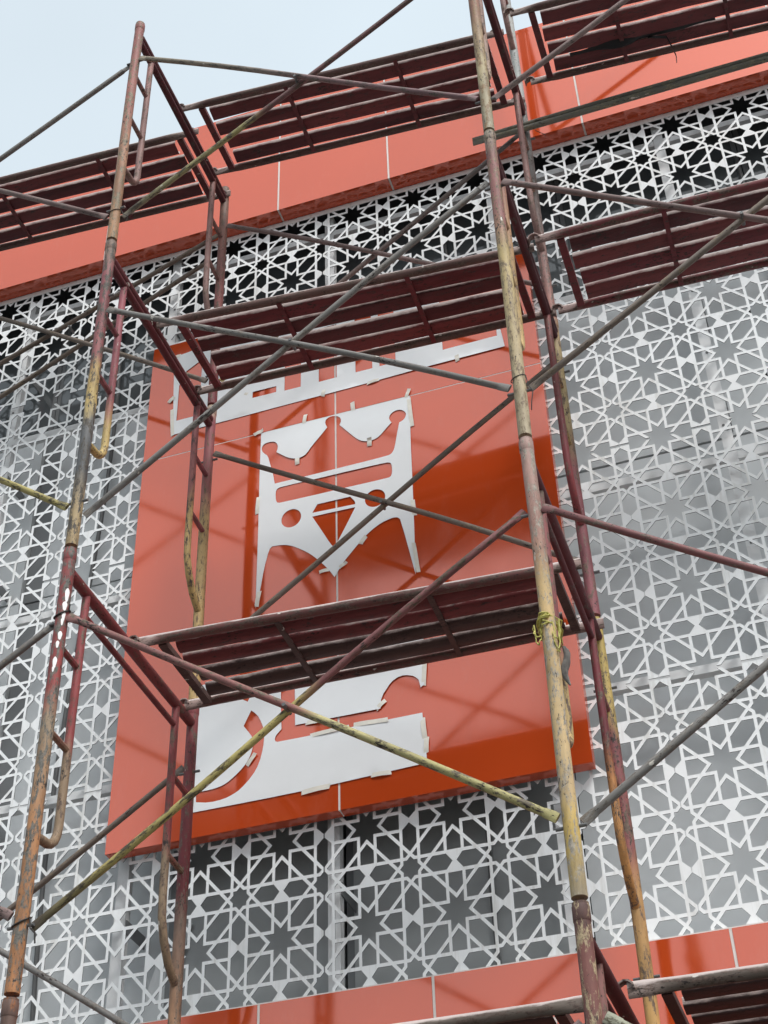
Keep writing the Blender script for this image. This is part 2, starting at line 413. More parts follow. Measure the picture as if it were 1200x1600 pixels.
def lattice_cell():
    """mesh data of one period: x from a small-star column to the next, z from a large-star row to the next"""
    polys = []
    for h in holes_unit():
        for dx in (-1, 0, 1):
            for dy in (-1, 0, 1):
                p = [(x + dx, y + dy) for x, y in h]
                if max(q[0] for q in p) <= 1e-6 or min(q[0] for q in p) >= 1 - 1e-6 or max(q[1] for q in p) <= -.5 + 1e-6 or min(q[1] for q in p) >= .5 - 1e-6: continue
                for ax, lim, kl in ((0, 0, False), (0, 1, True), (1, -.5, False), (1, .5, True)):
                    p = clip(p, ax, lim, kl)
                    if len(p) < 3: break
                if len(p) >= 3: polys.append(p)
    uniq = {}
    for p in polys:
        k = (round(sum(q[0] for q in p) / len(p), 3), round(sum(q[1] for q in p) / len(p), 3)); uniq[k] = p
    polys = list(uniq.values())
    vs = [Vector(v) for v in ((0, -.5), (1, -.5), (1, .5), (0, .5))]; es = [(0, 1), (1, 2), (2, 3), (3, 0)]
    for p in polys:
        b = len(vs); vs += [Vector(q) for q in p]; es += [(b + i, b + (i + 1) % len(p)) for i in range(len(p))]
    V, _, F, *_r = delaunay_2d_cdt(vs, es, [], 1, 1e-5)
    F2 = []
    for f in F:
        cx = sum(V[i].x for i in f) / 3; cy = sum(V[i].y for i in f) / 3
        if not any(inside((cx, cy), p) for p in polys): F2.append(tuple(f))
    ed = {}
    for f in F2:
        for i in range(3):
            a, b = f[i], f[(i + 1) % 3]; ed[(a, b)] = 1
    bnd = [(a, b) for (a, b) in ed if (b, a) not in ed]
    return [(v.x, v.y) for v in V], F2, bnd
CV, CF, CB = lattice_cell()
def lattice_mesh(nx, nz, name):
    vs, fs = [], []; n = len(CV)
    for i in range(nx):
        for j in range(nz):
            b = len(vs)
            vs += [((x + i) * TX, 0, (z + .5 + j) * TZ) for x, z in CV] + [((x + i) * TX, TH, (z + .5 + j) * TZ) for x, z in CV]
            fs += [(b + f[0], b + f[1], b + f[2]) for f in CF] + [(b + n + f[2], b + n + f[1], b + n + f[0]) for f in CF]
            for a_, b_ in CB:
                xa, za = CV[a_]; xb, zb = CV[b_]
                if (abs(xa - xb) < 1e-5 and (abs(xa) < 1e-5 and i > 0 or abs(xa - 1) < 1e-5 and i < nx - 1)): continue
                if (abs(za - zb) < 1e-5 and (abs(za + .5) < 1e-5 and j > 0 or abs(za - .5) < 1e-5 and j < nz - 1)): continue
                fs.append((b + b_, b + a_, b + n + a_, b + n + b_))
    me = bpy.data.meshes.new(name); me.from_pydata(vs, [], fs); me.update(); me.materials.append(WHITE); me.materials.append(CORE)
    for p in me.polygons:
        if len(p.vertices) == 4: p.material_index = 1
    return me
scr = empty('lattice_screen', (0, YS, 0), 'white laser cut star pattern metal screen hung in front of the grey wall', 'screen')
LM = lattice_mesh(4, 3, 'lattice_panel')
px = [(-8.005, 1.0), (-6.503, 1.0), (-5.001, 1.0), (-3.502, 1.0), (-2.004, .996), (-.506, 1.035), (1.05, 1.0), (2.553, 1.0)]
px = [(-8.03, 1.0), (-6.522, 1.0), (-5.015, 1.0), (-3.508, 1.0), (-2.003, .996), (-.507, 1.035), (1.049, 1.0), (2.552, .97)]
for i, (x, sx) in enumerate(px):
    for j, z in enumerate((2.25, 3.571, 4.895, 6.262)):
        o = mesh_obj('lattice_panel', LM, None, scr, (x, rj.uniform(-.0015, .0015), z + CH))
        o.scale = (sx, 1, .998)
def scp(name, mat, x0, x1, y0, y1, z0, z1): return MB().box(x0, x1, y0 - YS, y1 - YS, z0 + CH, z1 + CH).build(name, mat, scr)
for k in range(-8, 4):
    x = k * .985 - .012
    scp('upright_rail', RAIL, x - .027, x + .027, YS + .055, YS + .10, 2.0, 7.24)
for z in (2.43, 3.60, 4.71, 6.03, 7.09):
    for k in range(-8, 3):
        x = k * .985 - .012
        scp('cross_rail', RAIL, x + .028, x + .985 - .028, YS + .052, YS + .092, z - .021, z + .021)
for k in range(-6, 3):
    for z in (2.9, 3.95, 5.05, 5.75, 6.62):
        x = k * .985 - .012
        scp('bracket', FRAMEM, x + .029, x + .034, YS + .06, YS + .245, z - .03, z + .03)
for k, (xc, w) in enumerate(((-3.42, .012), (-1.30, .010), (.43, .011))):
    pts = [(xc + .05 * math.sin(z * 1.3 + k), YS + .22, z + CH) for z in [1.6 + .2 * q for q in range(28)]]
    MB().tube([(p[0], p[1] - YS, p[2]) for p in pts], w, 8).build('cable', BOLT, scr)
scp('edge_angle', WHITE, -8, 4, YS - .005, YS - .001, 7.214, 7.249)
# screws where panels meet the rails
scr_me = None
for k in range(-5, 2):
    for z in (3.556, 3.586, 4.88, 4.91, 6.2, 6.28, 2.47, 5.4, 5.85, 4.2, 6.8):
        x = k * .985 - .012 + rj.uniform(-.01, .01)
        if scr_me is None:
            s_ = MB().tube([(0, .052, 0), (0, .0548, 0)], .007, 8).build('screw', BOLT, scr, (x, 0, z + CH)); scr_me = s_.data
        else: mesh_obj('screw', scr_me, None, scr, (x, 0, z + CH))

# ------------------------------------------------------------------ sign board
SY = 5.43
sign = empty('sign_board', (-1.91, SY, 3.19 + CH), 'large glossy orange sign board in four panels with white stencils taped on', 'sign')
def sg(name, mat, x0, x1, y0, y1, z0, z1):
    L = sign.location
    return MB().box(x0 - L.x, x1 - L.x, y0 - L.y, y1 - L.y, z0 + CH - L.z, z1 + CH - L.z).build(name, mat, sign)
sx0, sx1, sxm, sz0, sz1, szm = -3.0, -.82, -1.911, 3.19, 6.352, 5.488
for i, (a, b) in enumerate(((sx0, sxm - .005), (sxm + .005, sx1))):
    for j, (c, d) in enumerate(((sz0, szm - .003), (szm + .003, sz1))):
        o = warped('face_panel', ORANGE, sign, a, b, c, d, SY, .01, .0010, 40 + i * 2 + j, 14, 26, 0)
        for v in o.data.vertices: v.co -= sign.location
sg('vertical_joint', SEAL, sxm - .0048, sxm + .0048, SY + .002, SY + .012, sz0, sz1)
sg('horizontal_joint', SEAL, sx0, sxm - .0052, SY + .001, SY + .012, szm - .0028, szm + .0028)
sg('horizontal_joint', SEAL, sxm + .0052, sx1, SY + .001, SY + .012, szm - .0028, szm + .0028)
sg('bottom_return', ORANGE, sx0, sxm - .003, SY + .0105, SY + .062, sz0 + .0005, sz0 + .004)
sg('bottom_return', ORANGE, sxm + .003, sx1, SY + .0105, SY + .062, sz0 + .0005, sz0 + .004)
sg('bottom_joint', SEAL, sxm - .0029, sxm + .0029, SY + .0125, SY + .06, sz0 + .001, sz0 + .004)
sg('side_return', ORANGE, sx1 - .004, sx1 - .0005, SY + .0105, SY + .062, sz0 + .0045, sz1)
sg('side_return', ORANGE, sx0 + .0005, sx0 + .004, SY + .0105, SY + .062, sz0 + .0045, sz1)
sg('top_return', ORANGE, sx0 + .0045, sx1 - .0045, SY + .0105, SY + .062, sz1 - .004, sz1 - .0005)
sg('back_tray', BACK, sx0 + .005, sx1 - .005, SY + .02, SY + .058, sz0 + .006, sz1 - .006)

# ------------------------------------------------------------------ paper stencils taped on the sign
def soften(p):
    out = []; n = len(p)
    for i in range(n):
        a, b, c = Vector(p[i - 1]), Vector(p[i]), Vector(p[(i + 1) % n])
        ang = abs((b - a).angle_signed(c - b)) if (b - a).length > 1e-6 and (c - b).length > 1e-6 else 0
        if ang > R(42): out.append(tuple(b))
        else: out += [tuple(b.lerp(a, .25)), tuple(b.lerp(c, .25))]
    return out
def stencil(name, outer, holes, label, seed, lift=.004):
    if name == 'crown_stencil' or len(holes) == 2 and seed == 2:
        outer = soften(outer); holes = [soften(h) for h in holes]
    xs = [p[0] for p in outer]; zs = [p[1] for p in outer]
    o3 = Vector((sum(xs) / len(xs), SY, min(zs) + CH))
    polys = [outer] + holes
    vs, es = [], []
    for p in polys:
        b = len(vs); vs += [Vector(q) for q in p]; es += [(b + i, b + (i + 1) % len(p)) for i in range(len(p))]
    st = .045; x = min(xs) + st / 2
    while x < max(xs):
        z = min(zs) + st / 2
        while z < max(zs):
            vs.append(Vector((x + .01 * math.sin(z * 90), z + .008 * math.sin(x * 70)))); z += st
        x += st
    V, _, F, *_r = delaunay_2d_cdt(vs, es, [], 0, 1e-5)
    F2 = []
    for f in F:
        c = (sum(V[i].x for i in f) / 3, sum(V[i].y for i in f) / 3)
        if inside(c, outer) and not any(inside(c, h) for h in holes): F2.append(tuple(f))
    ed = {}
    for f in F2:
        for i in range(3): ed[(f[i], f[(i + 1) % 3])] = 1
    bnd = [e for e in ed if (e[1], e[0]) not in ed]
    used = sorted({i for f in F2 for i in f}); ix = {k: i for i, k in enumerate(used)}; n = len(used)
    P = []
    for k in used:
        x, z = V[k].x, V[k].y
        d = lift + .006 * max(0, noise.noise(Vector((x * 2.6 + seed, z * 2.6, seed * 2.2)))) + .0012 * noise.noise(Vector((x * 9, z * 9, seed)))
        P.append((x - o3.x, -max(d, .0022), z + CH - o3.z))
    mb = MB()
    mb.v = P + [(p[0], p[1] + .0006, p[2]) for p in P]
    mb.f = [tuple(ix[i] for i in f) for f in F2] + [tuple(ix[i] + n for i in f[::-1]) for f in F2] + [(ix[b], ix[a], ix[a] + n, ix[b] + n) for a, b in bnd]
    mb.sm = [True] * (2 * len(F2)) + [False] * len(bnd)
    o = mb.build(name, PAPER, None, o3)
    return tag(o, label, 'stencil'), o3
def tapes(o, o3, pts, seed, lift=.0085):
    r = random.Random(seed)
    for q in pts:
        x, z, ang = q[:3]; L = q[3] / 2 if len(q) > 3 else r.uniform(.02, .034); Wd = .0105 + r.uniform(-.001, .0015)
        c, s = math.cos(R(ang + r.uniform(-5, 5))), math.sin(R(ang + r.uniform(-5, 5)))
        n = 8; vs = []; curl = r.choice((0, 0, 0, .006, .012)); t0, t1 = r.uniform(-.004, .004), r.uniform(-.004, .004)
        for i in range(n):
            t = (i / (n - 1) - .5) * 2
            for w in (-1, 1):
                e = (t0 if i == 0 else t1 if i == n - 1 else 0) * w + r.uniform(-.0006, .0006)
                dx, dz = c * (t * L + e) - s * w * Wd, s * (t * L + e) + c * w * Wd
                y = -lift + .0045 * t * t - (curl * max(0, t - .3) ** 2 * 2) + r.uniform(-.0005, .0005)
                vs.append((x + dx - o3.x, min(y, -.0008), z + dz + CH - o3.z))
        k = len(vs)
        vs += [(v[0], v[1] + .0003, v[2]) for v in vs]
        fs = [(2 * i, 2 * i + 1, 2 * i + 3, 2 * i + 2) for i in range(n - 1)] + [(k + 2 * i, k + 2 * i + 2, k + 2 * i + 3, k + 2 * i + 1) for i in range(n - 1)]
        MB().add(vs, fs, True).build('tape_strip', TAPE, o)
crown = [(-2.322, 5.482), (-1.506, 5.482), (-1.513, 5.2), (-1.516, 4.796), (-1.52, 4.515), (-1.523, 4.335), (-1.583, 4.68), (-1.595, 4.70), (-1.612, 4.706), (-1.635, 4.705), (-1.684, 4.691), (-1.733, 4.661), (-1.783, 4.616), (-1.832, 4.558), (-1.881, 4.499), (-1.922, 4.428), (-1.954, 4.485), (-1.995, 4.542), (-2.028, 4.582), (-2.061, 4.617), (-2.127, 4.67), (-2.16, 4.688), (-2.194, 4.699), (-2.245, 4.704), (-2.261, 4.687), (-2.284, 4.579), (-2.301, 4.448), (-2.322, 4.349), (-2.321, 4.739), (-2.323, 5.115)]
ch1 = [(-2.239, 5.109), (-2.249, 5.179), (-2.265, 5.244), (-2.281, 5.312), (-2.3, 5.332), (-2.312, 5.35), (-2.317, 5.371), (-2.312, 5.392), (-2.295, 5.406), (-2.264, 5.405), (-2.243, 5.397), (-2.23, 5.38), (-2.224, 5.353), (-2.233, 5.322), (-2.195, 5.286), (-2.172, 5.266), (-2.151, 5.253), (-2.128, 5.244), (-2.107, 5.242), (-2.086, 5.247), (-2.068, 5.258), (-2.038, 5.305), (-1.994, 5.358), (-1.955, 5.408), (-1.967, 5.44), (-1.963, 5.463), (-1.945, 5.477), (-1.919, 5.479), (-1.889, 5.463), (-1.877, 5.433), (-1.888, 5.403), (-1.846, 5.345), (-1.804, 5.287), (-1.785, 5.266), (-1.766, 5.252), (-1.743, 5.243), (-1.719, 5.241), (-1.696, 5.246), (-1.676, 5.257), (-1.641, 5.296), (-1.609, 5.33), (-1.619, 5.35), (-1.621, 5.368), (-1.614, 5.388), (-1.595, 5.403), (-1.569, 5.406), (-1.548, 5.396), (-1.533, 5.376), (-1.529, 5.357), (-1.542, 5.328), (-1.568, 5.316), (-1.582, 5.244), (-1.597, 5.161), (-1.603, 5.139), (-1.616, 5.118), (-1.634, 5.112), (-1.807, 5.108), (-2.02, 5.107)]
ch2 = [(-2.231, 4.997), (-2.233, 5.05), (-2.225, 5.069), (-2.205, 5.078), (-1.926, 5.072), (-1.644, 5.07), (-1.623, 5.06), (-1.616, 5.039), (-1.617, 4.992), (-1.624, 4.973), (-1.639, 4.966), (-1.927, 4.968), (-2.207, 4.972), (-2.223, 4.979)]
def ell(cx, cz, rx, rz, n=22): return [(cx + rx * math.cos(2 * math.pi * i / n), cz + rz * math.sin(2 * math.pi * i / n)) for i in range(n)]
ch3, ch4 = ell(-2.1465, 4.8545, .0525, .0575), ell(-1.709, 4.856, .0525, .055)
ch5 = [(-2.036, 4.857), (-2.009, 4.905), (-1.837, 4.903), (-1.812, 4.866), (-1.811, 4.847)]
ch6 = [(-2.036, 4.833), (-1.811, 4.828), (-1.85, 4.747), (-1.892, 4.664), (-1.921, 4.607), (-1.941, 4.633), (-1.986, 4.73)]
o, o3 = stencil('crown_stencil', crown, [ch1, ch2, ch3, ch4, ch5, ch6], 'white paper stencil cut as a crown with a gem, middle of the orange sign', 1)
tapes(o, o3, [(-2.335, 5.49, 8), (-2.078, 5.506, 84), (-1.813, 5.508, 95), (-1.516, 5.502, 70), (-2.117, 5.226, 90), (-1.728, 5.23, 90), (-1.507, 5.37, 90, .2), (-1.516, 4.74, 90, .1), (-1.516, 4.43, 92, .17), (-2.327, 4.99, 88, .11), (-2.31, 4.40, 84, .09), (-1.774, 4.61, 48), (-1.975, 4.478, 8), (-1.878, 4.486, 20)], 5)
low = [(-2.611, 3.972), (-2.589, 3.312), (-2.3, 3.311), (-2.006, 3.314), (-1.565, 3.331), (-1.515, 3.333), (-1.525, 3.582), (-1.842, 3.582), (-2.193, 3.582), (-2.206, 3.588), (-2.209, 3.6), (-2.205, 3.618), (-2.178, 3.645), (-2.182, 3.75), (-2.187, 3.979)]
lh1 = [(-2.327, 3.777), (-2.305, 3.756), (-2.286, 3.73), (-2.262, 3.664), (-2.26, 3.62), (-2.263, 3.573), (-2.28, 3.493), (-2.312, 3.435), (-2.365, 3.382), (-2.4, 3.363), (-2.441, 3.349), (-2.513, 3.345), (-2.575, 3.36), (-2.577, 3.409), (-2.51, 3.408), (-2.47, 3.413), (-2.433, 3.425), (-2.395, 3.452), (-2.357, 3.486), (-2.335, 3.518), (-2.321, 3.549), (-2.311, 3.595), (-2.317, 3.633), (-2.329, 3.654), (-2.361, 3.702)]
lh2 = [(-2.385, 3.90), (-2.33, 3.90), (-2.333, 3.853), (-2.346, 3.828), (-2.379, 3.851)]
o, o3 = stencil('lettering_stencil', low, [lh1, lh2], 'white paper lettering stencil with a crescent shaped cut, low on the orange sign', 2)
tapes(o, o3, [(-2.615, 3.84, 88, .1), (-2.606, 3.47, 88, .16), (-2.598, 3.37, 88, .08), (-2.016, 3.308, 2, .13), (-1.72, 3.322, 2, .09), (-1.514, 3.42, 90, .08), (-1.522, 3.50, 90, .12), (-2.318, 3.519, 50), (-1.76, 3.586, 0, .16), (-1.95, 3.584, 0, .18)], 6)
lowr = [(-2.113, 3.651), (-2.116, 3.835), (-2.117, 3.963), (-1.501, 3.985), (-1.51, 3.724), (-1.527, 3.712), (-1.530, 3.735), (-1.534, 3.754), (-1.547, 3.77), (-1.56, 3.781), (-1.586, 3.791), (-1.608, 3.794), (-1.63, 3.79), (-1.652, 3.778), (-1.669, 3.761), (-1.698, 3.719), (-1.71, 3.69), (-1.713, 3.645)]
o, o3 = stencil('lettering_stencil', lowr, [], 'white paper stencil piece with a quarter round bite, just under the lower plank', 3)
tapes(o, o3, [(-1.506, 3.79, 88, .14), (-1.712, 3.665, 40), (-2.02, 3.648, 2, .09)], 7)
top = [(-2.836, 5.636), (-1.749, 5.651), (-1.396, 5.659), (-.988, 5.662), (-1.0, 5.783), (-1.037, 6.267), (-2.536, 6.285), (-2.866, 6.239)]
zb, zt = 5.752, 6.16
th = [[(-2.822, 5.735), (-2.69, 5.735), (-2.69, 6.10), (-2.705, 6.155), (-2.80, 6.091), (-2.822, 6.0)], [(-2.378, zb + .004), (-2.243, zb + .006), (-2.243, 5.803), (-2.378, 5.801)]]
for a, b in ((-2.196, -2.103), (-2.001, -1.9), (-1.795, -1.701), (-1.662, -1.572), (-1.462, -1.373), (-1.315, -1.022)):
    th.append([(a, zb), (b, zb), (b, zt), (a, zt)])
th[6] = [(-1.662, zb), (-1.572, zb), (-1.572, zt), (-1.615, zt), (-1.615, 5.80), (-1.662, 5.80)]
o, o3 = stencil('lettering_stencil', top, [h for h in th], 'long white paper lettering stencil along the top of the sign, behind the middle plank', 4)
tapes(o, o3, [(-2.845, 5.73, 90, .2), (-2.861, 5.904, 40), (-2.856, 6.237, 10), (-2.416, 5.80, 60), (-1.242, 5.664, 90), (-1.975, 5.66, 85), (-1.70, 5.652, 4)], 8)

# ------------------------------------------------------------------ scaffold
H = 1.775; ZB = [-1.64, .14, 1.915, 3.685, 5.48, 7.255, 9.03]      # storey bottoms from eye level (ground = -1.64)
YFP, YRP = 4.0, 5.155                                    # front / rear uprights
XS = {'far_left': -4.29, 'left': -2.484, 'right': -.692, 'far_right': 1.15}
LEDG = paint(((0, DKMAR),), 1, (.10, .07, .06), .35, .15, 'Y')
LEDG2 = paint(((0, (.11, .022, .027)),), 2, (.14, .09, .08), .4, .25, 'Y')
INNER = paint(((0, RED), (.5, MAROON), (1, FADED)), 3, BROWN, .4, .2)
def frame(x, k, label, posts, inner=None, rung=None, ledger=None, group='scaffold frames', y0=YFP, y1=YRP, amp=.004):
    """one welded ladder frame standing across the facade; posts = (front paint, rear paint)"""
    zb = ZB[k]; h = ZB[k + 1] - zb; rz = random.Random(k * 7 + int(x * 10))
    t = empty('scaffold_section', (x, y0, zb + CH), label, 'scaffold frame', group)
    d = y1 - y0
    inner = inner or INNER; ledger = ledger or LEDG
    if not isinstance(inner, tuple): inner = (inner, inner)
    rung = rung or inner[0]
    for yy, pm in ((0, posts[0]), (d, posts[1])):
        p = MB().tube(wob((0, yy, .012), (0, yy, h - .004), 8, amp, rz.random()), .0245, 16).build('post', pm, t)
        MB().tube([(0, yy, h - .062), (0, yy, h - .058), (0, yy, h - .016), (0, yy, h - .012)], .0264, 16, scale=[(.93, .93), (1, 1), (1, 1), (.93, .93)]).build('collar', pm, t)
    zl = h - .105
    MB().tube(wob((0, .02, zl), (0, d - .02, zl), 6, .003, rz.random()), .0225, 14).build('ledger', ledger, t)
    ya, yb = .155, d - .17
    to, tr = (.034, .0185) if k >= 3 else (.105, .0125)
    MB().tube([(0, ya if k < 3 else .02, zl - to), (0, yb if k < 3 else d - .02, zl - to)], tr, 10).build('tie_bar', ledger, t)
    # front side ladder tube with its tight return bend, rear one with a long sweep
    pf = [(0, ya, zl - .015), (0, ya, .72)] + [(0, ya - .075 + .075 * math.cos(a), .665 - .095 * math.sin(a)) for a in [R(q) for q in (0, 20, 40, 60, 80, 95)]] + [(0, .02, .562)]
    MB().tube(pf, .0165, 10, up=(1, 0, 0)).build('ladder_tube', inner[0], t)
    pr = [(0, yb, zl - .015), (0, yb, .80), (0, yb + .006, .70), (0, yb + .035, .62), (0, yb + .085, .545), (0, d - .015, .49)]
    MB().tube(pr, .0165, 10, up=(1, 0, 0)).build('ladder_tube', inner[1], t)
    for zr in (.965, 1.32):
        MB().tube([(0, .02, zr + .005), (0, ya, zr)], .0125, 8).build('rung', rung, t)
        MB().tube([(0, yb, zr + .005), (0, d - .02, zr - .005)], .0125, 8).build('rung', rung, t)
    for yy in (0, d):
        for zp in (.235, 1.425):
            MB().tube([(-.047, yy, zp), (.047, yy, zp)], .006, 8).build('brace_pin', BOLT, t)
    return t
P = paint
# stops run from the bottom (0) to the top (1) of each upright
LA_F = P(((0, (.34, .20, .11)), (.35, (.36, .19, .12)), (.6, (.30, .12, .10)), (1, FADED)), 11, (.24, .20, .13), .55, .05)
LA_R = P(((0, MAROON), (.5, FADED), (1, BROWN)), 12, BROWN, .5)
LB_F = P(((0, (.33, .24, .13)), (.12, (.36, .27, .15)), (.2, GREY), (.38, (.13, .13, .13)), (.44, (.50, .37, .15)), (.53, TAN), (.58, (.25, .09, .09)), (.85, (.27, .085, .095)), (.93, (.22, .15, .12)), (1, BROWN)), 13, (.10, .085, .07), .62, .0)
LB_R = P(((0, TAN), (.55, (.44, .30, .14)), (.66, FADED), (.93, (.24, .07, .085)), (1, WEATH)), 14, (.2, .13, .08), .45, .1)
LC_F = P(((0, (.42, .19, .08)), (.3, (.38, .19, .09)), (.56, (.28, .21, .14)), (.64, (.30, .065, .06)), (1, (.24, .06, .06))), 15, (.16, .15, .13), .62, .12)
LC_R = P(((0, (.44, .20, .07)), (.18, (.30, .17, .10)), (.42, (.20, .13, .10)), (.5, MAROON), (1, (.22, .055, .06))), 16, (.17, .13, .1), .5, .05)
LD_F = P(((0, DKBR), (1, (.13, .08, .065))), 17, RUST, .5)
RA_F = P(((0, (.33, .29, .21)), (.3, (.38, .31, .17)), (.55, (.30, .14, .10)), (.75, (.37, .28, .14)), (1, WEATH)), 21, (.30, .19, .10), .6, .05)
RA_R = P(((0, (.26, .11, .09)), (.55, (.19, .16, .15)), (1, (.19, .205, .20))), 22, (.15, .12, .1), .5, .1)
RB_F = P(((0, (.42, .35, .24)), (.25, (.43, .34, .20)), (.58, (.42, .32, .15)), (.66, (.29, .13, .12)), (.9, (.28, .12, .11)), (1, (.33, .29, .22))), 23, (.26, .19, .12), .55, .05)
RB_R = P(((0, (.22, .075, .085)), (.45, (.20, .06, .07)), (.6, (.36, .27, .14)), (.9, (.38, .29, .15)), (1, FADED)), 24, (.18, .12, .09), .5, .1)
RC_F = P(((0, (.33, .27, .18)), (.12, YEL), (.2, (.45, .33, .18)), (.62, (.47, .33, .16)), (.72, (.36, .20, .16)), (1, (.36, .24, .21))), 25, (.38, .34, .28), .55, .05)
RC_R = P(((0, (.45, .27, .10)), (.3, (.42, .24, .10)), (.42, (.26, .09, .085)), (.66, (.24, .075, .08)), (.72, (.40, .29, .10)), (1, (.43, .32, .10))), 26, (.16, .11, .08), .5, .05)
RD_F = P(((0, DKBR), (.5, (.15, .065, .055)), (.9, (.17, .07, .06)), (1, DKBR)), 27, (.46, .36, .22), .5, .05)
RD_R = P(((0, TAN), (.6, (.40, .28, .12)), (1, (.44, .27, .10))), 28, (.2, .17, .1), .55, .05)
GEN = P(((0, BROWN), (.5, MAROON), (1, FADED)), 30, RUST, .5, .1)
YELI = P(((0, (.46, .33, .13)), (.4, (.46, .34, .14)), (.52, (.28, .09, .10)), (1, (.27, .08, .10))), 31, BROWN, .4, .1)
YELR = P(((0, (.46, .32, .13)), (.5, TAN), (.62, FADED), (1, (.25, .075, .085))), 32, DKBR, .5, .1)
CIN = P(((0, (.23, .16, .10)), (.5, (.24, .17, .11)), (.58, (.27, .06, .06)), (1, (.26, .06, .065))), 33, BROWN, .5, .2)
RIN = P(((0, (.40, .27, .12)), (.45, (.42, .30, .13)), (.55, (.24, .075, .075)), (1, (.22, .07, .07))), 34, BROWN, .5, .1)
GI = P(((0, (.24, .16, .14)), (1, (.27, .13, .12))), 35, BROWN, .5, .1)
frame(XS['left'], 4, 'topmost open scaffold frame with a free post end against the sky, left stack', (LA_F, LA_R), GI, None, LEDG)
frame(XS['left'], 3, 'maroon and yellow scaffold frame carrying the middle plank, left stack', (LB_F, LB_R), (YELI, YELR), None, LEDG2)
redf = frame(XS['left'], 2, 'red scaffold frame with white paint splashes below the lower plank, left stack', (LC_F, LC_R), CIN, None, P(((0, (.19, .04, .042)),), 4, BROWN, .35, .1, 'Y'), amp=0)
frame(XS['left'], 1, 'scaffold frame at the bottom left corner, only its dark post tops in view', (LD_F, LD_F))
frame(XS['right'], 4, 'tan scaffold frame passing the top edge beside the fascia, right stack', (RA_F, RA_R), (P(((0, WEATH), (1, FADED)), 36, BROWN, .5), GI), None, LEDG)
frame(XS['right'], 5, 'scaffold frame leaving the top edge, pale grey rear post at the upper right plank', (GEN, P(((0, (.27, .29, .28)), (1, LGREY)), 40, BROWN, .35, .1)), GI, None, LEDG)
frame(XS['right'], 3, 'scaffold frame with tan front post between the two middle planks, right stack', (RB_F, RB_R), (P(((0, (.46, .33, .15)), (.5, TAN), (1, FADED)), 37, BROWN, .4), INNER), None, LEDG)
frame(XS['right'], 2, 'yellow scaffold frame with rope tied on its front post, right stack', (RC_F, RC_R), (RIN, P(((0, (.44, .26, .09)), (.5, ORNG), (.6, MAROON), (1, MAROON)), 38, BROWN, .5)), None, LEDG2)
frame(XS['right'], 1, 'dark brown scaffold frame with a chipped tan streak, right stack at bottom edge', (RD_F, RD_R), (P(((0, FADED), (1, (.22, .10, .09))), 39, BROWN, .5), RIN), None, LEDG)
for side, lab in (('far_left', 'left'), ('far_right', 'right')):
    for k in range(5):
        nm = ('ground', 'second', 'third', 'fourth', 'top')[k]
        frame(XS[side], k, f'{nm} level scaffold frame of the next stack beyond the {lab} edge', (GEN, GEN))
for side in ('left', 'right'):
    frame(XS[side], 0, f'ground level scaffold frame under the {side} stack', (GEN, GEN))

# white paint dashes thrown on the red post
SPL = simple('white_paint_splash', (.82, .80, .78), .5, .4)
for zz, aa, hh, ww in ((3.455, -.66, .030, .34), (3.402, -.80, .020, .36), (3.356, -.80, .022, .26), (3.330, -.90, .016, .2), (3.268, -.95, .018, .30), (3.228, -1.15, .015, .24), (3.150, -1.2, .024, .30), (3.120, -1.3, .012, .18)):
    vs = []; nn = 14
    for q in range(nn):
        b_ = 2 * math.pi * q / nn; an = aa + ww * math.cos(b_) * (1 + .15 * math.sin(3 * b_)); zq = zz - ZB[2] + hh * math.sin(b_) * (1.25 if math.sin(b_) < 0 else .9)
        vs.append((.0253 * math.cos(an), .0253 * math.sin(an), zq))
    m_ = MB(); ce = (.0262 * math.cos(aa), .0262 * math.sin(aa), zz - ZB[2])
    m_.add(vs + [ce], [(q, (q + 1) % nn, nn) for q in range(nn)], True); m_.build('paint_splash', SPL, redf)
def brace(name, x0, z0, x1, z1, y, mat, parent, seed, r=.0132, flat=True):
    """one brace tube with flattened drilled ends"""
    a, b = Vector((x0, y, z0 + CH)), Vector((x1, y, z1 + CH)); Ln = (b - a).length
    w = wob((.05, 0, 0), (Ln - .05, 0, 0), 9, .010, seed)
    pts = [Vector((q, 0, 0)) for q in (0, .02, .045)] + w[:1] + w[1:] + [Vector((Ln - q, 0, 0)) for q in (.045, .02, 0)]
    pts = sorted(pts, key=lambda p: p.x)
    pts = [p for i, p in enumerate(pts) if i == 0 or p.x - pts[i - 1].x > .004]
    def sc_(x):
        e = min(x, Ln - x)
        return (.45, 1.35) if e < .03 else (.7, 1.2) if e < .048 else (1, 1)
    prof = [(r * math.cos(2 * math.pi * i / 10), r * math.sin(2 * math.pi * i / 10)) for i in range(10)]
    o = MB().sweep(pts, prof, scale=[sc_(p.x) for p in pts]).build(name, mat, parent, a - parent.location)
    o.rotation_euler = (0, -math.atan2(b.z - a.z, b.x - a.x), 0)
    return o
B1 = P(((0, (.19, .18, .17)),), 51, (.22, .19, .16), .5, .12, 'X'); B2 = P(((0, (.33, .33, .25)),), 52, (.14, .12, .08), .55, .1, 'X')
B3 = P(((0, (.22, .15, .14)),), 53, (.2, .16, .14), .5, .15, 'X'); B4 = P(((0, (.15, .12, .10)),), 54, (.24, .18, .12), .45, .1, 'X')
B5 = P(((0, (.40, .34, .13)),), 55, (.10, .085, .05), .6, .05, 'X'); B6 = P(((0, (.18, .075, .075)),), 56, (.2, .15, .12), .45, .15, 'X')
B5R = P(((0, (.27, .13, .12)), (.5, (.24, .10, .09)), (.55, (.42, .37, .18)), (1, (.40, .36, .16))), 57, (.17, .14, .1), .5, .1, 'X', 2.1)
